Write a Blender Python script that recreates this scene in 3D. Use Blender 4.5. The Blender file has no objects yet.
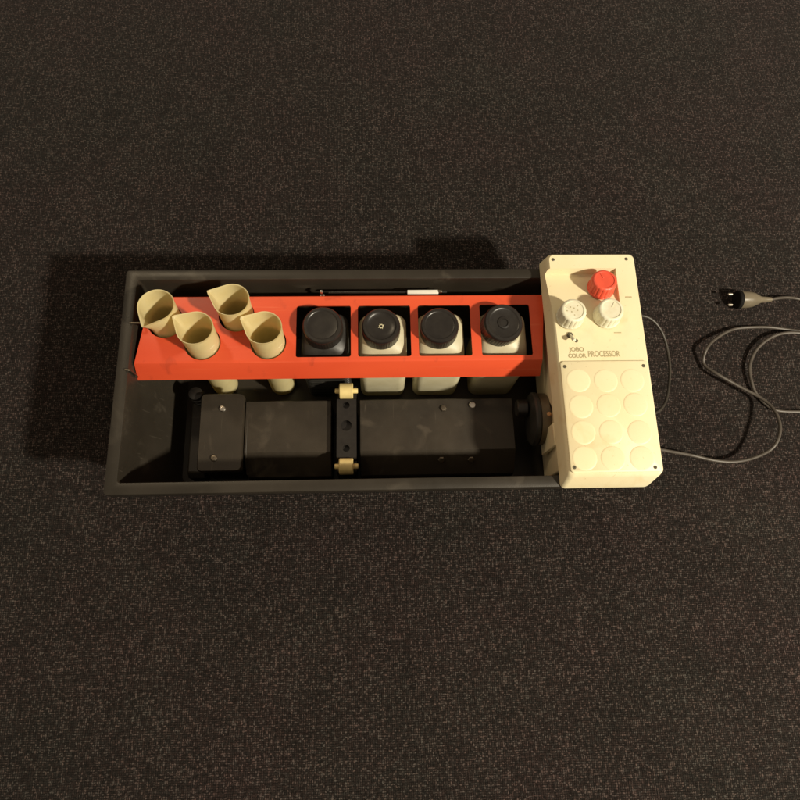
import bpy, bmesh, math, random
from mathutils import Vector, Matrix, Quaternion

random.seed(7)
S = bpy.context.scene
COL = S.collection
PI = math.pi

# ------------------------------------------------------------------ camera
cam_d = bpy.data.cameras.new("camera")
cam_d.sensor_fit = 'HORIZONTAL'
cam_d.sensor_width = 36.0
cam_d.lens = 36.0 * 650.0 / 800.0
cam_d.clip_start = 0.02
cam_d.clip_end = 100.0
cam = bpy.data.objects.new("camera", cam_d)
COL.objects.link(cam)
_p, _y, _r = 1.2793, -0.1463, 0.1277            # pitch below the horizon, heading, roll
_fw = Vector((math.cos(_p) * -math.sin(_y), math.cos(_p) * math.cos(_y), -math.sin(_p)))
_rt = Vector((math.cos(_y), math.sin(_y), 0))
_up = _rt.cross(_fw)
_r2 = _rt * math.cos(_r) + _up * math.sin(_r)
_u2 = _r2.cross(_fw)
M4 = Matrix((( _r2.x, _u2.x, -_fw.x, 0.414), (_r2.y, _u2.y, -_fw.y, -0.1539), (_r2.z, _u2.z, -_fw.z, 1.2088), (0, 0, 0, 1)))
cam.matrix_world = M4
S.camera = cam

# ------------------------------------------------------------------ world and lamp
W = bpy.data.worlds.new("World")
S.world = W
W.use_nodes = True
bg = W.node_tree.nodes["Background"]
bg.inputs[0].default_value = (1.0, 0.80, 0.58, 1)
bg.inputs[1].default_value = 0.30

ld = bpy.data.lights.new("room_lamp", 'POINT')
ld.energy = 700
ld.color = (1.0, 0.90, 0.71)
ld.shadow_soft_size = 0.10
lo = bpy.data.objects.new("room_lamp", ld)
lo.location = (2.70, -1.25, 2.45)
COL.objects.link(lo)

# second, much weaker light added behind left: cap-edge highlights and interior fill
l2 = bpy.data.lights.new("fill_light", 'AREA')
l2.shape = 'DISK'
l2.size = 0.30
l2.energy = 12
l2.color = (1.0, 0.80, 0.52)
l2o = bpy.data.objects.new("fill_light", l2)
l2o.location = (-0.75, 1.75, 2.3)
l2o.rotation_euler = (Vector((0.35, 0.2, 0.1)) - Vector(l2o.location)).to_track_quat('-Z', 'Y').to_euler()
COL.objects.link(l2o)

S.view_settings.view_transform = 'Standard'
S.view_settings.look = 'None'
S.view_settings.exposure = 0
S.view_settings.gamma = 1


# ------------------------------------------------------------------ materials
def new_mat(name):
    m = bpy.data.materials.new(name)
    m.use_nodes = True
    nt = m.node_tree
    b = nt.nodes["Principled BSDF"]
    return m, nt, b


def N(nt, t, **kw):
    n = nt.nodes.new(t)
    for k, v in kw.items():
        setattr(n, k, v)
    return n


def plastic(name, col, rough=0.45, var=0.18, scale=18.0, bump=0.08, bscale=900.0, spec=0.5, grime=None, sss=0.0, stretch=(1, 1, 1), marks=None):
    m, nt, b = new_mat(name)
    tc = N(nt, 'ShaderNodeTexCoord')
    mp = N(nt, 'ShaderNodeMapping')
    mp.inputs['Scale'].default_value = stretch
    nt.links.new(tc.outputs['Object'], mp.inputs[0])
    n1 = N(nt, 'ShaderNodeTexNoise')
    n1.inputs['Scale'].default_value = scale
    n1.inputs['Detail'].default_value = 6
    nt.links.new(mp.outputs[0], n1.inputs['Vector'])
    cr = N(nt, 'ShaderNodeValToRGB')
    e = cr.color_ramp.elements
    e[0].position, e[1].position = 0.3, 0.72
    g = grime or [c * (1 - var) for c in col]
    e[0].color = (*g, 1)
    e[1].color = (*col, 1)
    nt.links.new(n1.outputs['Fac'], cr.inputs[0])
    last = cr.outputs[0]
    for (mcol, mscale, mst, lo_, hi_, amt) in (marks or ()):
        mp2 = N(nt, 'ShaderNodeMapping')
        mp2.inputs['Scale'].default_value = mst
        nt.links.new(tc.outputs['Object'], mp2.inputs[0])
        nm = N(nt, 'ShaderNodeTexNoise')
        nm.inputs['Scale'].default_value = mscale
        nm.inputs['Detail'].default_value = 7
        nm.inputs['Distortion'].default_value = 0.6
        nt.links.new(mp2.outputs[0], nm.inputs['Vector'])
        rg = N(nt, 'ShaderNodeMapRange')
        rg.inputs['From Min'].default_value = lo_
        rg.inputs['From Max'].default_value = hi_
        rg.inputs['To Max'].default_value = amt
        nt.links.new(nm.outputs['Fac'], rg.inputs[0])
        mxx = N(nt, 'ShaderNodeMix', data_type='RGBA')
        nt.links.new(rg.outputs[0], mxx.inputs[0])
        nt.links.new(last, mxx.inputs[6])
        mxx.inputs[7].default_value = (*mcol, 1)
        last = mxx.outputs[2]
    nt.links.new(last, b.inputs['Base Color'])
    mr = N(nt, 'ShaderNodeMapRange')
    mr.inputs['To Min'].default_value = rough * 0.8
    mr.inputs['To Max'].default_value = rough * 1.25
    n2 = N(nt, 'ShaderNodeTexNoise')
    n2.inputs['Scale'].default_value = scale * 4
    n2.inputs['Detail'].default_value = 4
    nt.links.new(tc.outputs['Object'], n2.inputs['Vector'])
    nt.links.new(n2.outputs['Fac'], mr.inputs[0])
    nt.links.new(mr.outputs[0], b.inputs['Roughness'])
    b.inputs['Specular IOR Level'].default_value = spec
    n3 = N(nt, 'ShaderNodeTexNoise')
    n3.inputs['Scale'].default_value = bscale
    n3.inputs['Detail'].default_value = 2
    nt.links.new(tc.outputs['Object'], n3.inputs['Vector'])
    bp = N(nt, 'ShaderNodeBump')
    bp.inputs['Strength'].default_value = bump
    bp.inputs['Distance'].default_value = 0.001
    nt.links.new(n3.outputs['Fac'], bp.inputs['Height'])
    nt.links.new(bp.outputs[0], b.inputs['Normal'])
    if sss:
        b.inputs['Subsurface Weight'].default_value = sss
        b.inputs['Subsurface Radius'].default_value = (0.012, 0.008, 0.004)
        b.inputs['Subsurface Scale'].default_value = 1.0
    return m


def translucent(name, col, grime, amount=0.45):
    m = plastic(name, col, rough=0.42, scale=30, bump=0.05, grime=grime)
    nt = m.node_tree
    b = nt.nodes["Principled BSDF"]
    out = [n for n in nt.nodes if n.type == 'OUTPUT_MATERIAL'][0]
    tr = N(nt, 'ShaderNodeBsdfTranslucent')
    cr = [n for n in nt.nodes if n.type == 'VALTORGB'][0]
    nt.links.new(cr.outputs[0], tr.inputs[0])
    mx = N(nt, 'ShaderNodeMixShader')
    mx.inputs[0].default_value = amount
    nt.links.new(b.outputs[0], mx.inputs[1])
    nt.links.new(tr.outputs[0], mx.inputs[2])
    nt.links.new(mx.outputs[0], out.inputs[0])
    return m


def metal(name, col, rough):
    m, nt, b = new_mat(name)
    b.inputs['Metallic'].default_value = 1
    tc = N(nt, 'ShaderNodeTexCoord')
    n1 = N(nt, 'ShaderNodeTexNoise')
    n1.inputs['Scale'].default_value = 120
    nt.links.new(tc.outputs['Object'], n1.inputs['Vector'])
    mr = N(nt, 'ShaderNodeMapRange')
    mr.inputs['To Min'].default_value = rough * 0.7
    mr.inputs['To Max'].default_value = rough * 1.4
    nt.links.new(n1.outputs['Fac'], mr.inputs[0])
    nt.links.new(mr.outputs[0], b.inputs['Roughness'])
    b.inputs['Base Color'].default_value = (*col, 1)
    return m


def carpet_mat():
    m, nt, b = new_mat("carpet_loops")
    tc = N(nt, 'ShaderNodeTexCoord')
    L = nt.links.new

    def noise(sx, sy, detail=2, off=0.0):
        mp = N(nt, 'ShaderNodeMapping')
        mp.inputs['Scale'].default_value = (sx, sy, 1)
        mp.inputs['Location'].default_value = (off, off * 1.7, 0)
        L(tc.outputs['Object'], mp.inputs[0])
        n = N(nt, 'ShaderNodeTexNoise')
        n.inputs['Scale'].default_value = 1
        n.inputs['Detail'].default_value = detail
        n.inputs['Roughness'].default_value = 0.6
        L(mp.outputs[0], n.inputs['Vector'])
        return n.outputs['Fac']

    def math_(op, a, c, clamp=False):
        n = N(nt, 'ShaderNodeMath', operation=op)
        n.use_clamp = clamp
        for i, v in enumerate((a, c)):
            if isinstance(v, (int, float)):
                n.inputs[i].default_value = v
            else:
                L(v, n.inputs[i])
        return n.outputs[0]

    # rows and columns of pile loops, slightly wavy, one random yarn value per loop
    wob = N(nt, 'ShaderNodeTexNoise')
    wob.inputs['Scale'].default_value = 22
    wob.inputs['Detail'].default_value = 3
    L(tc.outputs['Object'], wob.inputs['Vector'])
    wsub = N(nt, 'ShaderNodeVectorMath', operation='SUBTRACT')
    L(wob.outputs['Color'], wsub.inputs[0])
    wsub.inputs[1].default_value = (.5, .5, .5)
    wsc = N(nt, 'ShaderNodeVectorMath', operation='SCALE')
    L(wsub.outputs[0], wsc.inputs[0])
    wsc.inputs['Scale'].default_value = 0.006
    wad = N(nt, 'ShaderNodeVectorMath', operation='ADD')
    L(tc.outputs['Object'], wad.inputs[0])
    L(wsc.outputs[0], wad.inputs[1])
    wob2 = N(nt, 'ShaderNodeTexNoise')
    wob2.inputs['Scale'].default_value = 330
    wob2.inputs['Detail'].default_value = 2
    L(tc.outputs['Object'], wob2.inputs['Vector'])
    ws2 = N(nt, 'ShaderNodeVectorMath', operation='SUBTRACT')
    L(wob2.outputs['Color'], ws2.inputs[0])
    ws2.inputs[1].default_value = (.5, .5, .5)
    wm2 = N(nt, 'ShaderNodeVectorMath', operation='SCALE')
    L(ws2.outputs[0], wm2.inputs[0])
    wm2.inputs['Scale'].default_value = 0.0042
    wa2 = N(nt, 'ShaderNodeVectorMath', operation='ADD')
    L(wad.outputs[0], wa2.inputs[0])
    L(wm2.outputs[0], wa2.inputs[1])
    grid = N(nt, 'ShaderNodeVectorMath', operation='MULTIPLY')
    L(wa2.outputs[0], grid.inputs[0])
    grid.inputs[1].default_value = (275, 275, 0)
    flo = N(nt, 'ShaderNodeVectorMath', operation='FLOOR')
    L(grid.outputs[0], flo.inputs[0])
    fra = N(nt, 'ShaderNodeVectorMath', operation='FRACTION')
    L(grid.outputs[0], fra.inputs[0])
    wn = N(nt, 'ShaderNodeTexWhiteNoise', noise_dimensions='2D')
    L(flo.outputs[0], wn.inputs['Vector'])
    sx = N(nt, 'ShaderNodeSeparateXYZ')
    L(fra.outputs[0], sx.inputs[0])
    gx = math_('SINE', math_('MULTIPLY', sx.outputs[0], PI), 0)
    gy = math_('SINE', math_('MULTIPLY', sx.outputs[1], PI), 0)
    # each loop lies along x or along y
    sc = N(nt, 'ShaderNodeSeparateColor')
    L(wn.outputs['Color'], sc.inputs[0])
    lie = math_('GREATER_THAN', sc.outputs[1], 0.5)
    ax = math_('POWER', gx, math_('ADD', math_('MULTIPLY', lie, .75), .25))
    ay = math_('POWER', gy, math_('SUBTRACT', 1.0, math_('MULTIPLY', lie, .75)))
    loop = math_('MULTIPLY', ax, ay)
    weft = noise(70, 300, 3, 3.1)
    warp = noise(300, 70, 3, 9.4)
    strokes = math_('MAXIMUM', weft, warp)
    val = math_('MULTIPLY', wn.outputs['Value'], wn.outputs['Value'])
    h = math_('MULTIPLY', loop, math_('ADD', math_('MULTIPLY', val, 0.62), 0.30))
    h = math_('ADD', h, math_('MULTIPLY', math_('SUBTRACT', strokes, .55), 1.05))
    h = math_('ADD', h, math_('MULTIPLY', math_('SUBTRACT', noise(620, 620, 2, 4.2), .5), 0.45))
    big = noise(8, 8, 5, 1.0)
    h2 = math_('ADD', h, math_('MULTIPLY', math_('SUBTRACT', big, 0.5), 0.22))
    cr = N(nt, 'ShaderNodeValToRGB')
    e = cr.color_ramp.elements
    e[0].position, e[0].color = 0.02, (0.0052, 0.0041, 0.0036, 1)
    e[1].position, e[1].color = 0.86, (0.084, 0.069, 0.063, 1)
    k = cr.color_ramp.elements.new(0.40)
    k.color = (0.0225, 0.0182, 0.0165, 1)
    L(h2, cr.inputs[0])
    # slow drift between neutral and reddish brown yarn
    hue = N(nt, 'ShaderNodeMix', data_type='RGBA', blend_type='MULTIPLY')
    tint = N(nt, 'ShaderNodeValToRGB')
    tint.color_ramp.elements[0].position, tint.color_ramp.elements[0].color = 0.38, (0.96, 1.0, 0.95, 1)
    tint.color_ramp.elements[1].position, tint.color_ramp.elements[1].color = 0.66, (1.08, 0.96, 0.96, 1)
    L(noise(3.5, 3.5, 4, 5.0), tint.inputs[0])
    hue.inputs[0].default_value = 1
    yarn = N(nt, 'ShaderNodeMix', data_type='RGBA', blend_type='MULTIPLY')
    yarn.inputs[0].default_value = 1
    yr = N(nt, 'ShaderNodeValToRGB')
    yr.color_ramp.elements[0].position, yr.color_ramp.elements[0].color = 0.0, (1.10, 0.95, 0.93, 1)
    yr.color_ramp.elements[1].position, yr.color_ramp.elements[1].color = 1.0, (0.94, 1.02, 1.04, 1)
    L(sc.outputs[2], yr.inputs[0])
    L(cr.outputs[0], yarn.inputs[6])
    L(yr.outputs[0], yarn.inputs[7])
    L(yarn.outputs[2], hue.inputs[6])
    L(tint.outputs[0], hue.inputs[7])
    L(hue.outputs[2], b.inputs['Base Color'])
    b.inputs['Roughness'].default_value = 1
    b.inputs['Specular IOR Level'].default_value = 0.1
    b.inputs['Sheen Weight'].default_value = 0.08
    bp = N(nt, 'ShaderNodeBump')
    bp.inputs['Strength'].default_value = 0.5
    bp.inputs['Distance'].default_value = 0.002
    L(h, bp.inputs['Height'])
    L(bp.outputs[0], b.inputs['Normal'])
    return m


MAT = dict(
    carpet=carpet_mat(),
    tray=plastic("black_tray_plastic", (0.033, 0.027, 0.020), rough=0.40, scale=9, bump=0.10, bscale=500, grime=(0.020, 0.0165, 0.012), spec=0.42,
                 marks=[((0.085, 0.072, 0.055), 16, (1, 1, 1), .60, .72, .45), ((0.10, 0.085, 0.065), 5, (1, 60, 6), .64, .74, .35)]),
    cover=plastic("black_cover_plastic", (0.036, 0.0275, 0.018), rough=0.46, scale=14, bump=0.12, bscale=700, grime=(0.022, 0.017, 0.0115), spec=0.42,
                  marks=[((0.075, 0.060, 0.043), 22, (1, 1, 1), .58, .70, .5), ((0.11, 0.09, 0.065), 4, (70, 3, 3), .66, .74, .35)]),
    black=plastic("black_plastic", (0.020, 0.017, 0.014), rough=0.33, scale=40, bump=0.05, grime=(0.012, 0.010, 0.009)),
    bottle_black=plastic("black_bottle_plastic", (0.036, 0.034, 0.030), rough=0.45, scale=40, bump=0.05, grime=(0.015, 0.014, 0.012)),
    red=plastic("red_plastic", (0.72, 0.094, 0.032), rough=0.36, scale=7, bump=0.05, bscale=300, stretch=(0.5, 2, 2), grime=(0.60, 0.066, 0.024),
                marks=[((0.78, 0.20, 0.10), 5, (1, 45, 45), .62, .76, .5), ((0.36, 0.045, 0.02), 30, (1, 1, 1), .62, .74, .5)]),
    cream=plastic("cream_plastic", (0.79, 0.73, 0.51), rough=0.48, scale=6, bump=0.06, bscale=700, grime=(0.77, 0.66, 0.41),
                  marks=[((0.66, 0.50, 0.25), 20, (1, 1, 1), .58, .74, .45), ((0.50, 0.38, 0.20), 160, (1, 1, 1), .66, .74, .5)]),
    knob_white=plastic("white_knob_plastic", (0.78, 0.775, 0.62), rough=0.42, scale=60, bump=0.05, grime=(0.66, 0.61, 0.44)),
    knob_red=plastic("red_knob_plastic", (0.84, 0.105, 0.055), rough=0.42, scale=60, bump=0.05),
    cup=translucent("yellowed_translucent_plastic", (0.88, 0.81, 0.53), (0.83, 0.74, 0.42), 0.5),
    bottle=translucent("milky_bottle_plastic", (0.80, 0.75, 0.54), (0.70, 0.64, 0.43), 0.32),
    roller=plastic("yellowed_roller_plastic", (0.78, 0.62, 0.27), rough=0.4, scale=80, bump=0.04),
    steel=metal("steel", (0.62, 0.58, 0.52), 0.28),
    prong=metal('prong_metal', (0.55, 0.50, 0.42), 0.5),
    dull_steel=metal("dull_steel", (0.20, 0.17, 0.13), 0.42),
    screw=plastic("dark_screw", (0.10, 0.085, 0.05), rough=0.45, scale=90, spec=0.6),
    print=plastic("faded_print", (0.30, 0.25, 0.135), rough=0.6, scale=350, bump=0.0, grime=(0.50, 0.43, 0.25)),
    white=plastic("white_plastic_strip", (0.82, 0.80, 0.72), rough=0.35, scale=40, bump=0.03),
    cord=plastic("grey_cord_sheath", (0.074, 0.062, 0.050), rough=0.46, scale=60, bump=0.04),
    hose=plastic("dark_cord_sheath", (0.050, 0.043, 0.034), rough=0.42, scale=60, bump=0.04),
    plug=plastic("grey_brown_plug_plastic", (0.17, 0.142, 0.098), rough=0.3, scale=60, bump=0.04),
    amber=plastic("amber_plastic", (0.62, 0.33, 0.15), rough=0.35, scale=60, bump=0.02),
    hole=plastic("deep_black", (0.006, 0.005, 0.004), rough=0.8, scale=60, bump=0.0, spec=0.2),
)


# ------------------------------------------------------------------ helpers
def tag(o, label=None, cat=None, group=None, kind=None):
    for k, v in (('label', label), ('category', cat), ('group', group), ('kind', kind)):
        if v:
            o[k] = v
    return o


def empty(name, loc=(0, 0, 0)):
    o = bpy.data.objects.new(name, None)
    o.empty_display_size = 0.05
    o.location = loc
    COL.objects.link(o)
    return o


def obj(name, bm, mat, parent=None, smooth=35.0, bevel=0.0, seg=2, loc=None):
    bmesh.ops.recalc_face_normals(bm, faces=bm.faces)
    me = bpy.data.meshes.new(name)
    bm.to_mesh(me)
    bm.free()
    o = bpy.data.objects.new(name, me)
    me.materials.append(MAT[mat])
    COL.objects.link(o)
    if smooth:
        for p in me.polygons:
            p.use_smooth = True
        try:
            me.set_sharp_from_angle(angle=math.radians(smooth))
        except Exception:
            pass
    if bevel:
        b = o.modifiers.new("bevel", 'BEVEL')
        b.width = bevel
        b.segments = seg
        b.limit_method = 'ANGLE'
        b.angle_limit = math.radians(40)
        b.harden_normals = False
    if parent:
        o.parent = parent
    if loc is not None:
        o.location = loc
    return o


def rrect(x0, y0, x1, y1, r, z, n=6):
    pts = []
    for cx, cy, a0 in ((x1 - r, y1 - r, 0), (x0 + r, y1 - r, 90), (x0 + r, y0 + r, 180), (x1 - r, y0 + r, 270)):
        for i in range(n + 1):
            a = math.radians(a0 + 90 * i / n)
            pts.append((cx + r * math.cos(a), cy + r * math.sin(a), z))
    return pts


def loft(bm, loops, cap0=True, cap1=True):
    rows = [[bm.verts.new(p) for p in l] for l in loops]
    n = len(rows[0])
    for a, b in zip(rows, rows[1:]):
        for i in range(n):
            j = (i + 1) % n
            bm.faces.new((a[i], a[j], b[j], b[i]))
    if cap0:
        bm.faces.new(rows[0][::-1])
    if cap1:
        bm.faces.new(rows[-1])
    return bm


def box(bm, x0, y0, z0, x1, y1, z1):
    v = [bm.verts.new(p) for p in ((x0, y0, z0), (x1, y0, z0), (x1, y1, z0), (x0, y1, z0), (x0, y0, z1), (x1, y0, z1), (x1, y1, z1), (x0, y1, z1))]
    for f in ((3, 2, 1, 0), (4, 5, 6, 7), (0, 1, 5, 4), (1, 2, 6, 5), (2, 3, 7, 6), (3, 0, 4, 7)):
        bm.faces.new([v[i] for i in f])
    return bm


def prism_x(bm, prof, x0, x1):
    """closed (y, z) outline swept along x; x0/x1 may be callables of (y, z)"""
    fa = x0 if callable(x0) else (lambda y, z: x0)
    fb = x1 if callable(x1) else (lambda y, z: x1)
    a = [bm.verts.new((fa(y, z), y, z)) for y, z in prof]
    b = [bm.verts.new((fb(y, z), y, z)) for y, z in prof]
    n = len(prof)
    for i in range(n):
        j = (i + 1) % n
        bm.faces.new((a[i], a[j], b[j], b[i]))
    bm.faces.new(a[::-1])
    bm.faces.new(b)
    return bm


def lathe(bm, prof, mtx=None, n=40, rmod=None):
    """(r, z) profile turned about z, ends on the axis are closed; mtx places it"""
    mtx = mtx or Matrix()
    rows = []
    for r, z in prof:
        if r < 1e-6:
            rows.append([bm.verts.new(mtx @ Vector((0, 0, z)))])
        else:
            row = []
            for i in range(n):
                a = 2 * PI * i / n
                rr = r * (rmod(a, z) if rmod else 1)
                row.append(bm.verts.new(mtx @ Vector((rr * math.cos(a), rr * math.sin(a), z))))
            rows.append(row)
    for a, b in zip(rows, rows[1:]):
        if len(a) == 1 and len(b) == 1:
            continue
        for i in range(n):
            j = (i + 1) % n
            if len(a) == 1:
                bm.faces.new((a[0], b[j], b[i]))
            elif len(b) == 1:
                bm.faces.new((a[i], a[j], b[0]))
            else:
                bm.faces.new((a[i], a[j], b[j], b[i]))
    if len(rows[0]) > 1:
        bm.faces.new(rows[0][::-1])
    if len(rows[-1]) > 1:
        bm.faces.new(rows[-1])
    return bm


def catmull(pts, k=10):
    P = [Vector(p) for p in pts]
    P = [P[0] * 2 - P[1]] + P + [P[-1] * 2 - P[-2]]
    out = []
    for i in range(1, len(P) - 2):
        p0, p1, p2, p3 = P[i - 1:i + 3]
        for s in range(k):
            t = s / k
            out.append(0.5 * ((2 * p1) + (p2 - p0) * t + (2 * p0 - 5 * p1 + 4 * p2 - p3) * t * t + (3 * p1 - p0 - 3 * p2 + p3) * t ** 3))
    out.append(P[-2])
    return out


def tube(bm, path, r, n=10):
    rows = []
    up = Vector((0, 0, 1))
    for i, p in enumerate(path):
        d = (path[min(i + 1, len(path) - 1)] - path[max(i - 1, 0)]).normalized()
        s = d.cross(up)
        if s.length < 1e-4:
            s = Vector((1, 0, 0))
        s.normalize()
        u = s.cross(d)
        rows.append([bm.verts.new(p + (s * math.cos(2 * PI * k / n) + u * math.sin(2 * PI * k / n)) * r) for k in range(n)])
    for a, b in zip(rows, rows[1:]):
        for i in range(n):
            j = (i + 1) % n
            bm.faces.new((a[i], a[j], b[j], b[i]))
    bm.faces.new(rows[0][::-1])
    bm.faces.new(rows[-1])
    return bm


def axis_x(loc):
    """local z becomes world +x"""
    return Matrix.Translation(loc) @ Matrix.Rotation(PI / 2, 4, 'Y')


def cut(o, bm):
    """subtract a closed bmesh from an object's mesh"""
    bmesh.ops.recalc_face_normals(bm, faces=bm.faces)
    me = bpy.data.meshes.new("cutter")
    bm.to_mesh(me)
    bm.free()
    c = bpy.data.objects.new("cutter", me)
    COL.objects.link(c)
    c.parent = o.parent
    md = o.modifiers.new("cut", 'BOOLEAN')
    md.operation = 'DIFFERENCE'
    md.solver = 'EXACT'
    md.object = c
    bpy.context.view_layer.update()
    dg = bpy.context.evaluated_depsgraph_get()
    nm = bpy.data.meshes.new_from_object(o.evaluated_get(dg))
    o.modifiers.remove(md)
    old = o.data
    o.data = nm
    bpy.data.objects.remove(c)
    bpy.data.meshes.remove(me)
    for p in nm.polygons:
        p.use_smooth = True
    nm.set_sharp_from_angle(angle=math.radians(35))
    return o


# ------------------------------------------------------------------ carpet
bm = bmesh.new()
v = [bm.verts.new(p) for p in ((-4, -4, 0), (5, -4, 0), (5, 5, 0), (-4, 5, 0))]
bm.faces.new(v)
tag(obj("carpet", bm, 'carpet', smooth=0), kind='structure')

# ------------------------------------------------------------------ the black tray
tray = empty("processor_tray", (0.42, 0.19, 0))
tag(tray, "long black plastic water tray with wide flat rim standing on the dark carpet", "tray")
TRAY_INV = Vector((-0.42, -0.19, 0))


def part(name, bm, mat, parent, off, **kw):
    """geometry given in world coordinates, origin moved to the parent's base"""
    bmesh.ops.translate(bm, verts=bm.verts, vec=off)
    return obj(name, bm, mat, parent, **kw)


X1 = 0.842
bm = bmesh.new()
loft(bm, [
    rrect(.036, .038, X1 - .036, .343, .020, 0.001),
    rrect(.012, .018, X1 - .012, .363, .016, .172),
    rrect(.0020, .0020, X1 - .0020, .3790, .006, .174),
    rrect(.0, .0, X1, .381, .005, .177),
    rrect(.0, .0, X1, .381, .005, .1978),
    rrect(.0005, .0005, X1 - .0005, .3805, .005, .1993),
    rrect(.0020, .0020, X1 - .0020, .3790, .004, .2000),
    rrect(.0175, .0165, X1 - .0175, .3645, .006, .2000),
    rrect(.0188, .0178, X1 - .0188, .3632, .006, .1994),
    rrect(.0195, .0185, X1 - .0195, .3625, .006, .1975),
    rrect(.0200, .0190, X1 - .0200, .3620, .008, .1500),
    rrect(.0560, .0440, X1 - .050, .3360, .016, .0140),
    rrect(.0620, .0500, X1 - .056, .3300, .012, .0080),
])
part("basin", bm, 'tray', tray, TRAY_INV, smooth=34)

# end block under the left cover and the low step beside it
bm = bmesh.new()
prism_x(bm, [(.052, .0085), (.052, .040), (.060, .050), (.190, .050), (.190, .0085)], .082, .1135)
part("side_step", bm, 'tray', tray, TRAY_INV, bevel=.003)

# drain fitting with ribs, behind the left cover
bm = bmesh.new()
lathe(bm, [(.0, 0), (.013, 0), (.013, .010), (.010, .011), (.010, .014), (.013, .015), (.013, .024), (.010, .025), (.010, .028), (.012, .029), (.012, .038), (.008, .040), (.0, .040)],
      Matrix.Translation((.098, .196, .0502)), n=28)
part("drain_fitting", bm, 'black', tray, TRAY_INV)

# heater cover: left plate, middle plate, right plate on one body each
lp = bmesh.new()
loft(lp, [rrect(.1160, .0545, .1865, .1885, .008, .0085),
          rrect(.1160, .0545, .1865, .1885, .008, .090),
          rrect(.1130, .0515, .1885, .1900, .008, .0915),
          rrect(.1130, .0515, .1885, .1900, .008, .1025),
          rrect(.1145, .0530, .1870, .1885, .007, .1048)])
left_cover = part("end_cover", lp, 'cover', tray, TRAY_INV, smooth=40)
for i, (x, y) in enumerate(((.1515, .162), (.1415, .0745))):
    b = bmesh.new()
    lathe(b, [(.0, -.002), (.0058, -.002), (.0058, .0015), (.0045, .0030), (.0018, .0034), (.0016, .0022), (.0, .0022)], Matrix.Translation((x, y, .1048)), n=24)
    part("screw", b, 'steel' if i == 0 else 'dull_steel', left_cover, TRAY_INV)


def cover(x0, x1):
    b = bmesh.new()
    prism_x(b, [(.0462, .0085), (.0462, .0580), (.0478, .0620), (.0810, .0915), (.0850, .0945), (.1765, .0950), (.1785, .0935), (.1790, .0085)], x0, x1)
    return b


mid_cover = part("heater_cover", cover(.1925, .3405), 'cover', tray, TRAY_INV, smooth=25, bevel=.0012)
b = bmesh.new()
prism_x(b, [(.0505, .0660), (.0810, .0930), (.0850, .0962), (.1765, .0966), (.1765, .0945), (.085, .0930)], .1900, .1945)
part("seam_strip", b, 'cover', mid_cover, TRAY_INV, bevel=.0008)
right_cover = part("heater_cover", cover(.3905, .6650), 'cover', tray, TRAY_INV, smooth=25, bevel=.0012)
for x, y, m in ((.540, .160, 'dull_steel'), (.592, .165, 'steel'), (.534, .0705, 'dull_steel'), (.5865, .0700, 'dull_steel')):
    b = bmesh.new()
    z = .0951 if y > .09 else .0815
    t = Matrix.Translation((x, y, z)) @ (Matrix() if y > .09 else Matrix.Rotation(math.radians(41), 4, 'X'))
    lathe(b, [(.0, -.003), (.0062, -.003), (.0062, .0022), (.0050, .0036), (.0, .0044)], t, n=6 if m != 'steel' else 24)
    part("bolt", b, m, right_cover, TRAY_INV, smooth=25)

# roller block with its two rollers
b = bmesh.new()
prism_x(b, [(.0465, .0085), (.0465, .094), (.0490, .098), (.0660, .098), (.0680, .111), (.0700, .1130), (.1740, .1130), (.1760, .111), (.1775, .098), (.2010, .098), (.2040, .095), (.2040, .0085)], .3510, .3850)
rb = part("roller_block", b, 'black', tray, TRAY_INV, smooth=25)
for y, r in ((.163, .0060), (.1265, .0095), (.0860, .0060)):
    c = bmesh.new()
    lathe(c, [(r, -.009), (r, .01)], Matrix.Translation((.3675 - .42, y - .19, .1130)), n=28)
    cut(rb, c)
for y in (.1890, .0545):
    b = bmesh.new()
    lathe(b, [(.0, 0), (.0125, 0), (.0140, .0015), (.0140, .0225), (.0125, .024), (.0, .024)], axis_x((.3555, y, .1140)), n=36)
    ro = part("roller", b, 'roller', rb, TRAY_INV)
    b = bmesh.new()
    lathe(b, [(.0, 0), (.0040, 0), (.0046, .001), (.0046, .039), (.0040, .040), (.0, .040)], axis_x((.3480, y, .1140)), n=20)
    part("axle", b, 'roller', ro, TRAY_INV)

# ------------------------------------------------------------------ red bottle rack
RZ = .186
rack = empty("bottle_rack", (.365, .275, .155))
tag(rack, "bright red plastic rack with four round and four square openings spanning the black tray", "rack")
RO = Vector((-.365, -.275, -.155))


def xl(y, z):                       # slanted short ends
    return .0228 + (y - .219) * (.017 / .119)


def xr(y, z):
    return .7015 + (y - .219) * (.0120 / .119) + (RZ - z) * .10


b = bmesh.new()
t = .0028
prism_x(b, [(.1990, .1550), (.2168, RZ - .0020), (.2180, RZ - .0006), (.2205, RZ), (.3365, RZ), (.3380, RZ - .0012), (.3385, RZ - .020),
            (.3385 - t, RZ - .020), (.3385 - t, RZ - t), (.2205, RZ - t), (.2185, RZ - t - .0010), (.1990 + t, .1550)], xl, xr)
panel = part("rack_panel", b, 'red', rack, RO, smooth=30)
HOLES = [(.2865, .3785), (.3905, .4800), (.4930, .5830), (.5995, .6862)]
for x0, x1 in HOLES:
    c = bmesh.new()
    loft(c, [rrect(x0 - .365, .2262 - .275, x1 - .365, .3195 - .275, .004, z - .155) for z in (RZ - .012, RZ + .012)])
    cut(panel, c)
CUPS = [(.0690, .2945), (.1330, .2545), (.1870, .3045), (.2420, .2545)]
for x, y in CUPS:
    c = bmesh.new()
    lathe(c, [(.0300, -.012), (.0300, .012)], Matrix.Translation((x - .3665, y - .2765, RZ - .155)), n=48)
    cut(panel, c)
bv = panel.modifiers.new("bevel", 'BEVEL')
bv.width = .0009
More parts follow.
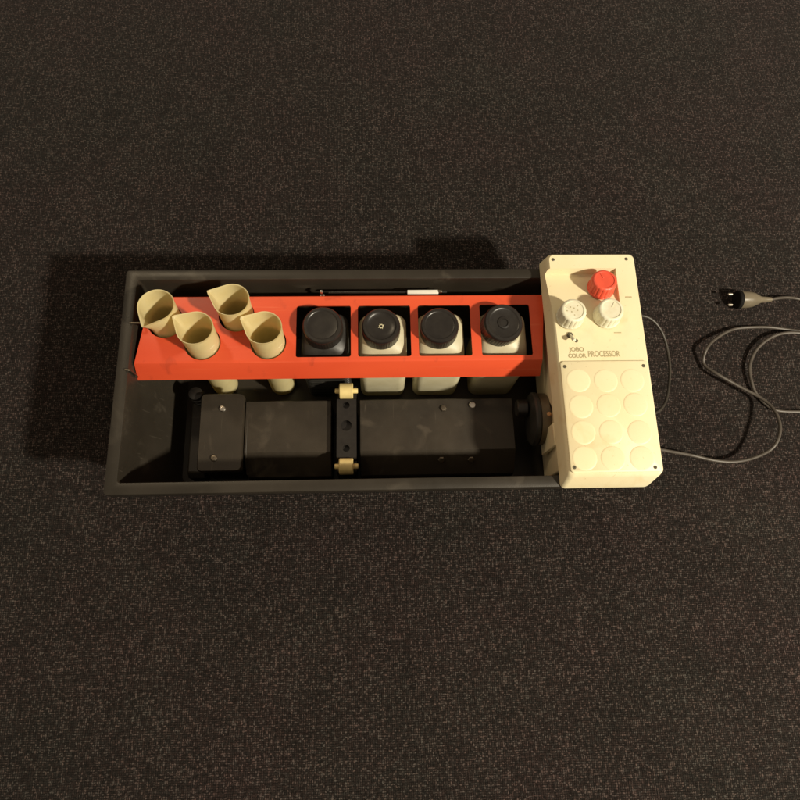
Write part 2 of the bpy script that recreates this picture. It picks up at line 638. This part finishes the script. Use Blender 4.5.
bv.segments = 2
bv.limit_method = 'ANGLE'
bv.angle_limit = math.radians(45)
# end walls of the rack
for xa, s in ((.0262, 1), (.7025, -1)):
    b = bmesh.new()
    fa = (lambda y, z: xl(y, z) + .0012) if s > 0 else (lambda y, z: xr(y, z) - .0040)
    fb = (lambda y, z: xl(y, z) + .0040) if s > 0 else (lambda y, z: xr(y, z) - .0012)
    prism_x(b, [(.2045, .1585), (.2210, RZ - t - .0004), (.3350, RZ - t - .0004), (.3350, RZ - .019), (.30, .1585)], fa, fb)
    part("end_wall", b, 'red', rack, RO)
for y in (.2015, .2830):                # little hooks that hang the rack on the tray's rim
    b = bmesh.new()
    xx = xl(y, .17) + .0022
    tube(b, catmull([(xx, y, .166), (xx, y, .180), (xx - .0005, y, .1985), (xx - .0030, y, .2020), (xx - .006, y, .2022), (.0155, y, .2022)], 5), .0019, 10)
    part("hook", b, 'dull_steel', rack, RO, smooth=60)
b = bmesh.new()
lathe(b, [(.0, 0), (.0032, 0), (.0032, .003), (.0020, .005), (.0, .0055)], Matrix.Translation((.3285, .3445, .1862)), n=18)
lathe(b, [(.0, 0), (.0020, 0), (.0020, .020), (.0, .020)], Matrix.Translation((.3285, .3445, .1662)), n=12)
box(b, .3245, .3380, .1700, .3325, .3470, .1730)
part("rack_screw", b, 'steel', rack, RO)

# white strip lying on a thin rod behind the rack
st = empty("plastic_strip", (.50, .346, .18))
tag(st, "narrow white plastic strip on a thin dark rod behind the red rack", "strip")
SO = Vector((-.50, -.346, -.18))
b = bmesh.new()
box(b, .4760, .3405, .1840, .5300, .3475, .1880)
part("strip_body", b, 'white', st, SO, bevel=.0008)
b = bmesh.new()
lathe(b, [(.0, 0), (.0017, 0), (.0020, .0006), (.0020, .205), (.0, .2055)], axis_x((.3400, .3460, .1820)), n=14)
part("rod", b, 'black', st, SO)
b = bmesh.new()
lathe(b, [(.0, 0), (.0032, 0), (.0036, .001), (.0032, .006), (.0, .007)], axis_x((.5300, .3450, .1862)), n=16)
part("strip_tip", b, 'dull_steel', st, SO)


# ------------------------------------------------------------------ measuring beakers
def beaker(x, y, spout_deg, rim_z, lean, label):
    base = .0085
    root = empty("measuring_beaker", (x, y - .0175, base))
    root.rotation_euler = (lean[0], lean[1], 0)
    tag(root, label, "beaker", "pale yellow beakers in the red rack")
    H = rim_z - base
    n = 64
    sa = math.radians(spout_deg)
    b = bmesh.new()
    prof_o = [(.0205, 0.0), (.0235, .003), (.0266, H * .72), (.0278, H * .86), (.0290, H - .0012), (.0293, H)]
    th = .0012

    def ring(r, z, w):
        out = []
        for i in range(n):
            a = 2 * PI * i / n
            d = abs((a - sa + PI) % (2 * PI) - PI)
            D = 1 + .50 * w                                   # beak: two tangents meeting in a point
            ft = math.acos(1 / D)
            rr = r / max(.2, math.cos(d - ft)) if d < ft else r
            k = 0
            rr = min(rr, r * (D - .035 * w))
            out.append((rr * math.cos(a), rr * math.sin(a), z + w * .0035 * k))
        return out

    def sp(z):
        return max(0.0, (z - (H - .040)) / .040) ** 1.25
    zz = [0.0, .003] + [H * i / 12 for i in range(1, 9)] + [H - .034 + .034 * i / 9 for i in range(10)]
    zz = sorted(set(round(q, 5) for q in zz))

    def rad(z):
        for (r0, z0), (r1, z1) in zip(prof_o, prof_o[1:]):
            if z <= z1 + 1e-6:
                return r0 + (r1 - r0) * (z - z0) / (z1 - z0)
        return prof_o[-1][0]
    outer = [ring(rad(z), z, sp(z)) for z in zz]
    lip = ring(rad(H) + .0004, H + .0006, 1)
    inner = [ring(rad(z) - th, z, sp(z)) for z in reversed(zz) if z > .002]
    loft(b, outer + [lip] + inner)
    obj("beaker_body", b, 'cup', root, smooth=50)
    # moulded graduation marks, low raised ticks on the wall
    g = bmesh.new()
    ga = sa + PI * .95
    for k in range(9):
        z = H * .30 + k * (H * .62) / 9
        w = .009 if k % 2 == 0 else .005
        r = rad(z) + .0001
        m = 5
        a0 = [ga + (q / (m - 1) - .5) * w / r for q in range(m)]
        lo_ = [g.verts.new((r * math.cos(a), r * math.sin(a), z)) for a in a0]
        mi_ = [g.verts.new(((r + .0006) * math.cos(a), (r + .0006) * math.sin(a), z + .0006)) for a in a0]
        hi_ = [g.verts.new((r * math.cos(a), r * math.sin(a), z + .0012)) for a in a0]
        for q in range(m - 1):
            g.faces.new((lo_[q], lo_[q + 1], mi_[q + 1], mi_[q]))
            g.faces.new((mi_[q], mi_[q + 1], hi_[q + 1], hi_[q]))
    obj("graduation_marks", g, 'cup', root)
    return root


LEAN = math.radians(-5.6)            # the beakers stand loosely, feet forward
beaker(CUPS[0][0] + .001, CUPS[0][1], 247, .236, (LEAN, math.radians(-.8)), "yellowed translucent beaker nearest the tray's back left corner, spout facing the front")
beaker(CUPS[1][0], CUPS[1][1], 150, .237, (LEAN, math.radians(-.4)), "yellowed translucent beaker in the rack's front left hole, overlapping the corner beaker")
beaker(CUPS[2][0], CUPS[2][1], 158, .235, (LEAN, math.radians(-.2)), "yellowed translucent beaker in the rack's back row, second from the left end")
beaker(CUPS[3][0], CUPS[3][1], 154, .236, (LEAN, math.radians(-.4)), "yellowed translucent beaker in the rack nearest the black bottle")


# ------------------------------------------------------------------ bottles
def bottle(x, y, w, d, mat, label, ribs=False, cap_tilt=(0, 0), cap_r=.0320, cap_top='flat', dz=0.0, capdx=0, capdy=0):
    base = .0085
    root = empty("chemical_bottle", (x, y, base))
    tag(root, label, "bottle", "capped bottles in the red rack")
    b = bmesh.new()
    sh = .172 + dz - base

    def L(k, r, z, front=1.0):
        y0 = -d * k / 2 - .0225 * front
        return rrect(-w * k / 2, y0, w * k / 2, d * k / 2, min(r, min(w, d) * k / 2 - 1e-4), z, n=8)
    loops = [L(.90, .014, 0), L(.97, .014, .0025), L(1.0, .014, .007)]
    if ribs:
        z = .012
        while z < sh - .062:
            loops += [L(1.0, .015, z), L(1.0, .015, z + .0045), L(.95, .014, z + .0065), L(.95, .014, z + .0085)]
            z += .0105
        loops += [L(1.0, .015, z)]
    loops += [L(1.0, .014, sh - .032), L(.995, .015, sh - .022, .75), L(.98, .016, sh - .012, .25), L(.945, .018, sh - .004, 0), L(.87, .022, sh + .002, 0), L(.75, .028, sh + .006, 0), L(.66, .026, sh + .0085, 0), L(.655, .0262, sh + .014, 0)]
    loft(b, loops)
    obj("bottle_body", b, mat, root, smooth=50)
    c = bmesh.new()
    R = cap_r
    h = .0300
    nf = 44

    def fl(a, z):
        return 1 + .010 * math.cos(nf * a) if .003 < z < h - .006 else 1.0
    top = [(R, h - .0048), (R * .985, h - .0022), (R * .93, h), (R * .80, h), (R * .765, h - .0012)]
    if cap_top == 'flat':
        top += [(R * .72, h - .0016), (R * .35, h - .0014), (0, h - .0014)]
    elif cap_top == 'dish':
        top += [(R * .70, h - .0030), (R * .40, h - .0034), (0, h - .0034)]
    else:
        top += [(R * .70, h - .0018), (R * .34, h - .0018), (R * .31, h - .0002), (R * .22, h + .0004), (R * .18, h - .0016), (0, h - .0016)]
    lathe(c, [(R * .90, 0), (R * 1.0, .001), (R, .004)] + [(R, .004 + (h - .010) * i / 4) for i in range(1, 5)] + top, n=176, rmod=fl)
    cap = obj("cap", c, 'black', root, smooth=40, loc=(capdx, capdy, sh + .0068))
    cap.rotation_euler = (cap_tilt[0], cap_tilt[1], random.uniform(0, 3))
    return root, cap, h


BY = .2725
bottle(.3335, BY, .082, .080, 'bottle_black', "black ribbed plastic bottle with a black screw cap, the only dark bottle in the rack", ribs=True, cap_r=.0330, cap_top='flat', capdx=-.001, capdy=.001, dz=.003)
r2, cap2, hh = bottle(.4330, BY, .0825, .080, 'bottle', "milky white bottle whose black cap has a small painted star glint", cap_top='dish', capdx=-.0035)
# pale star shape standing in for the light glint at that cap's centre
b = bmesh.new()
pts_o, ns = [], 16
for i in range(ns):
    a = 2 * PI * i / ns
    r = (.0060, .0036, .0046, .0034)[i % 4]
    pts_o.append((r * math.cos(a), r * math.sin(a)))
pts_i = [(.0021 * math.cos(2 * PI * i / ns), .0021 * math.sin(2 * PI * i / ns)) for i in range(ns)]
vo_ = [b.verts.new((x, y, hh - .0031)) for x, y in pts_o]
vm_ = [b.verts.new((x * .8, y * .8, hh - .0020)) for x, y in pts_o]
vi_ = [b.verts.new((x, y, hh - .0022)) for x, y in pts_i]
vb_ = [b.verts.new((x, y, hh - .0031)) for x, y in pts_i]
for ra, rb_ in ((vo_, vm_), (vm_, vi_), (vi_, vb_)):
    for i in range(ns):
        j = (i + 1) % ns
        b.faces.new((ra[i], ra[j], rb_[j], rb_[i]))
obj("star_glint", b, 'bottle', cap2, smooth=30)
bottle(.5325, BY, .083, .080, 'bottle', "milky white bottle with plain smooth black cap, middle one of the three white", cap_top='flat', capdx=-.0045, cap_tilt=(math.radians(-1), math.radians(1)))
bottle(.6400, BY, .084, .080, 'bottle', "milky white bottle beside the cream control box, its black cap tilted with a ringed top", cap_top='ring', capdx=-.008, capdy=.005, cap_r=.0335, cap_tilt=(math.radians(5), math.radians(5)), dz=.002)

# ------------------------------------------------------------------ control unit
ctl = empty("control_unit", (.786, .195, .05))
tag(ctl, "cream plastic control box with three knobs and raised discs on the tray's right end", "control box")
CO = Vector((-.786, -.195, -.05))
b = bmesh.new()
loft(b, [
    rrect(.7230, .0350, .8150, .3300, .004, .0500, n=8),
    rrect(.7120, .0260, .8150, .3540, .004, .1960, n=8),
    rrect(.7115, .0250, .8160, .3545, .004, .2016, n=8),
    rrect(.7060, -.0030, .8470, .3930, .008, .2020, n=8),
    rrect(.7065, -.0020, .8500, .3930, .009, .2060, n=8),
    rrect(.7105, .0085, .8590, .3910, .010, .2285, n=8),
    rrect(.7118, .0110, .8605, .3900, .010, .2325, n=8),
    rrect(.7145, .0140, .8580, .3875, .009, .2350, n=8),
])
body = part("housing", b, 'cream', ctl, CO, smooth=40)
# sunken knob bay: ramps down towards the back, open on the left
c = bmesh.new()
prism_x(c, [(.2760, .2352), (.2900, .2330), (.3530, .2205), (.3590, .2205), (.3660, .2500), (.2760, .2500)], .690, .8260)
bmesh.ops.translate(c, verts=c.verts, vec=CO)
cut(body, c)
# arched recess in the side for the drive shaft
c = bmesh.new()
lathe(c, [(.022, -.01), (.022, .02)], axis_x((.7000, .1290, .1500)), n=32)
bmesh.ops.translate(c, verts=c.verts, vec=CO)
cut(body, c)
# ledge below the shaft
b = bmesh.new()
prism_x(b, [(.070, .10), (.070, .186), (.105, .186), (.108, .183), (.108, .10)], .7085, .7150)
part("side_ledge", b, 'cream', ctl, CO, bevel=.002)

# lower cover plate
b = bmesh.new()
loft(b, [rrect(.7150, .0150, .8578, .1960, .006, .2346, n=6), rrect(.7150, .0150, .8578, .1960, .006, .2372, n=6), rrect(.7162, .0162, .8566, .1948, .005, .2382, n=6)])
plate = part("cover_plate", b, 'cream', ctl, CO, smooth=40)
for cx, cy in ((.741, .163), (.785, .162), (.828, .162), (.741, .120), (.785, .121), (.828, .122), (.740, .078), (.784, .078), (.829, .077), (.738, .0375), (.782, .0365), (.827, .0360)):
    b = bmesh.new()
    lathe(b, [(.0194, -.001), (.0192, .0001), (.0182, .0005), (.0165, .0007), (.0, .0008)], Matrix.Translation((cx, cy, .2382)), n=48)
    part("raised_disc", b, 'cream', plate, CO, smooth=30)
for x, y, z in ((.721, .379, .2350), (.8465, .3795, .2350), (.7215, .1865, .2382), (.8495, .1865, .2382), (.7205, .0235, .2382), (.8460, .0215, .2382)):
    b = bmesh.new()
    lathe(b, [(.0, -.002), (.0029, -.002), (.0029, .0003), (.0022, .0009), (.0008, .0009), (.0007, .0001), (.0, .0001)], Matrix.Translation((x, y, z)), n=20)
    part("screw", b, 'screw', ctl, CO)


# fluted knobs
def knob(x, y, z, mat, tilt, rot, R=.0220, H=.0270):
    b = bmesh.new()
    nf = 18

    def fl(a, zz):
        if zz < .0045 or zz > H - .0022:
            return 1.0
        return 1 + .040 * (abs(math.cos(nf * a / 2)) ** .6 - .7)
    lathe(b, [(.0, -.012), (.012, -.012), (.012, .001), (R * 1.02, .0012), (R * 1.03, .0035), (R * .985, .0048)] + [(R * (.985 - .05 * i / 6), .0048 + (H - .0078) * i / 6) for i in range(1, 7)]
          + [(R * .90, H - .0014), (R * .80, H), (R * .72, H), (R * .69, H - .0010), (R * .4, H - .0012), (.0, H - .0012)], n=216, rmod=fl)
    k = obj("knob", b, mat, ctl, smooth=38)
    k.matrix_local = Matrix.Translation(Vector((x, y, z)) + CO) @ Matrix.Rotation(-tilt, 4, 'X') @ Matrix.Rotation(rot, 4, 'Z')
    # pointer ridge on the face
    b = bmesh.new()
    box(b, -.0012, .004, H - .0016, .0012, .0145, H - .0004)
    p = obj("pointer", b, 'knob_white' if mat == 'knob_white' else 'knob_red', k, bevel=.0004)
    return k


TL = math.radians(9)
k1 = knob(.7985, .3280, .2268, 'knob_red', TL, 0.4)
k1['label'] = "red knob above the two white ones"
k2 = knob(.7385, .2730, .2352, 'knob_white', math.radians(3), 1.1)
k2['label'] = "white knob beside the small lever"
k3 = knob(.7995, .2740, .2352, 'knob_white', math.radians(3), -0.5)
# speckled dirt pits on the left knob's face
for i in range(7):
    a = i * 2.4 + .3
    rr = .0035 + .0013 * i
    b = bmesh.new()
    lathe(b, [(.0, -.0004), (.0012, -.0004), (.0011, .0002), (.0, .0003)], Matrix.Translation((rr * math.cos(a), rr * math.sin(a), .0258)), n=10)
    obj("worn_dot", b, 'print', k2)

# small toggle lever
b = bmesh.new()
lathe(b, [(.0, -.003), (.0056, -.003), (.0056, .0018), (.0042, .0030), (.0, .0032)], Matrix.Translation((.7360, .2410, .2350)), n=6)
tog = part("toggle_switch", b, 'screw', ctl, CO, smooth=25)
b = bmesh.new()
lathe(b, [(.0, 0), (.0020, 0), (.0030, .013), (.0033, .017), (.0022, .0192), (.0, .0196)], Matrix.Translation((.7360, .2410, .2365)) @ Matrix.Rotation(math.radians(48), 4, 'X') @ Matrix.Rotation(math.radians(6), 4, 'Y'), n=16)
part("lever", b, 'knob_white', tog, CO)
b = bmesh.new()
lathe(b, [(.0, -.002), (.0034, -.002), (.0031, .0006), (.0, .0010)], Matrix.Translation((.7455, .2320, .2350)), n=18)
part("indicator_button", b, 'screw', ctl, CO)


# printing
def words(s, x, y, z, size, ext=.00025, bold=0.0, sx=1.0):
    cu = bpy.data.curves.new("lettering", 'FONT')
    cu.body = s
    cu.size = size
    cu.extrude = ext
    cu.offset = bold
    o = bpy.data.objects.new("lettering", cu)
    COL.objects.link(o)
    bpy.context.view_layer.update()
    me = bpy.data.meshes.new_from_object(o.evaluated_get(bpy.context.evaluated_depsgraph_get()))
    bpy.data.objects.remove(o)
    for vv in me.vertices:
        vv.co = Vector((vv.co.x * sx + x, vv.co.y + y, vv.co.z + z)) + CO
    me.materials.clear()
    me.materials.append(MAT['print'])
    q = bpy.data.objects.new("lettering", me)
    COL.objects.link(q)
    q.parent = body
    return q


words("JOBO", .7330, .2135, .2352, .0098, bold=.0003, sx=1.0)
words("COLOR", .7300, .2025, .2352, .0098, bold=.0003, sx=.86)
words("PROCESSOR", .7625, .2040, .2352, .0140, bold=.0002, sx=.68)
b = bmesh.new()
box(b, .8360, .3080, .2345, .8470, .3100, .2353)
part("printed_mark", b, 'print', body, CO)
b = bmesh.new()
box(b, .8095, .2445, .2345, .8215, .2462, .2353)
part("printed_mark", b, 'print', body, CO)

# drive coupling on the box's inner side
b = bmesh.new()
lathe(b, [(.0, 0), (.030, 0), (.044, .002), (.047, .005), (.047, .010), (.044, .0115), (.026, .0120), (.0, .0120)], axis_x((.6870, .1320, .1180)), n=64)
dw = part("drive_coupling", b, 'bottle_black', ctl, CO)
b = bmesh.new()
lathe(b, [(.0, 0), (.0440, 0), (.0450, .001), (.0450, .0150), (.0430, .0165), (.0, .0165)], axis_x((.6985, .1320, .1180)), n=64)
part("coupling_ring", b, 'dull_steel', dw, CO)
b = bmesh.new()
lathe(b, [(.0, 0), (.013, 0), (.015, .002), (.015, .018), (.013, .0185), (.0, .0185)], axis_x((.6655, .1520, .1180)), n=40)
part("coupling_boss", b, 'black', dw, CO)
b = bmesh.new()
lathe(b, [(.0, 0), (.021, 0), (.022, .001), (.022, .008), (.015, .0082), (.015, .0125), (.0, .0125)], axis_x((.7130, .1290, .1330)), n=48)
part("drive_shaft", b, 'steel', dw, CO)
b = bmesh.new()
lathe(b, [(.0, 0), (.0040, 0), (.0052, .0015), (.0052, .0050), (.0030, .0080), (.0, .0085)], Matrix.Translation((.7105, .1290, .1560)), n=20)
part("shaft_knob", b, 'amber', dw, CO)

# thin dark cord that loops out of the box's right side and back
b = bmesh.new()
tube(b, catmull([(.812, .345, .120), (.850, .338, .120), (.906, .328, .118), (.931, .321, .115), (.952, .301, .105), (.963, .269, .095), (.962, .230, .095), (.947, .188, .110), (.923, .153, .140), (.893, .128, .175), (.870, .118, .196), (.855, .117, .210)]), .0026, 10)
hz = part("sensor_cord", b, 'hose', ctl, CO, smooth=60)
b = bmesh.new()
lathe(b, [(.0, -.004), (.0062, -.004), (.0062, .002), (.0046, .009), (.0030, .0095), (.0, .0095)], Matrix.Translation((.8540, .1175, .2115)) @ Matrix.Rotation(math.radians(115), 4, 'Y'), n=20)
part("cord_grommet", b, 'cream', ctl, CO)

# ------------------------------------------------------------------ mains cord with its plug
pc = empty("power_cord", (1.10, .20, 0))
tag(pc, "grey mains cord looping over the carpet to a round two pin plug", "power cord")
PO = Vector((-1.10, -.20, 0))
path = [(.815, .090, .100), (.850, .090, .095), (.900, .088, .078), (.946, .085, .055), (1.008, .081, .030), (1.059, .071, .022), (1.098, .068, .022), (1.136, .075, .032), (1.163, .093, .045), (1.180, .123, .046),
        (1.184, .159, .036), (1.173, .190, .022), (1.135, .218, .018), (1.093, .243, .020), (1.075, .270, .0085), (1.079, .296, .020), (1.105, .320, .015), (1.144, .341, .010), (1.184, .348, .008),
        (1.227, .347, .006), (1.290, .340, .0045), (1.352, .333, .0045), (1.45, .325, .0045), (1.53, .33, .0045), (1.56, .37, .0045), (1.52, .41, .007), (1.45, .40, .013), (1.40, .36, .016), (1.345, .325, .014),
        (1.290, .332, .014), (1.247, .332, .015), (1.213, .320, .014), (1.183, .295, .012), (1.167, .262, .010), (1.166, .227, .008), (1.173, .206, .0055),
        (1.190, .185, .0045), (1.210, .172, .0045), (1.255, .169, .0045), (1.316, .170, .0045), (1.42, .18, .0045), (1.55, .22, .0045), (1.63, .32, .0045), (1.60, .43, .0045), (1.50, .45, .0045), (1.40, .405, .0045),
        (1.345, .397, .0045), (1.302, .409, .008), (1.274, .412, .012), (1.250, .409, .016), (1.231, .405, .0185), (1.216, .404, .0190)]
random.seed(3)
wob_ = [Vector((random.uniform(-1, 1), random.uniform(-1, 1), random.uniform(0, .6))) * .0011 for _ in path]
path = [Vector(p) + w_ for p, w_ in zip(path, wob_)]
b = bmesh.new()
tube(b, catmull(path, 8), .0031, 12)
part("cord", b, 'cord', pc, PO, smooth=60)
b = bmesh.new()
lathe(b, [(.0, 0), (.0165, 0), (.0182, .0015), (.0185, .004), (.0185, .0075)], axis_x((1.1590, .4040, .0192)), n=48)
plug = part("plug", b, 'hole', pc, PO)
b = bmesh.new()


def flat(a, z):
    return 1 + .05 * math.cos(2 * a)


lathe(b, [(.0184, .0), (.0180, .005), (.0172, .018), (.0150, .028), (.0105, .037), (.0070, .044), (.0058, .056), (.0046, .066), (.0, .066)], axis_x((1.1665, .4040, .0192)), n=48, rmod=flat)
part("plug_grip", b, 'plug', plug, PO)
for dy, dz in ((.0085, .0085), (-.0120, .0020)):
    b = bmesh.new()
    lathe(b, [(.0, 0), (.0014, .0), (.0024, .0012), (.0024, .0085), (.0, .0085)], axis_x((1.1390, .4040 + dy, .0192 + dz)), n=18)
    part("prong", b, 'prong', plug, PO)
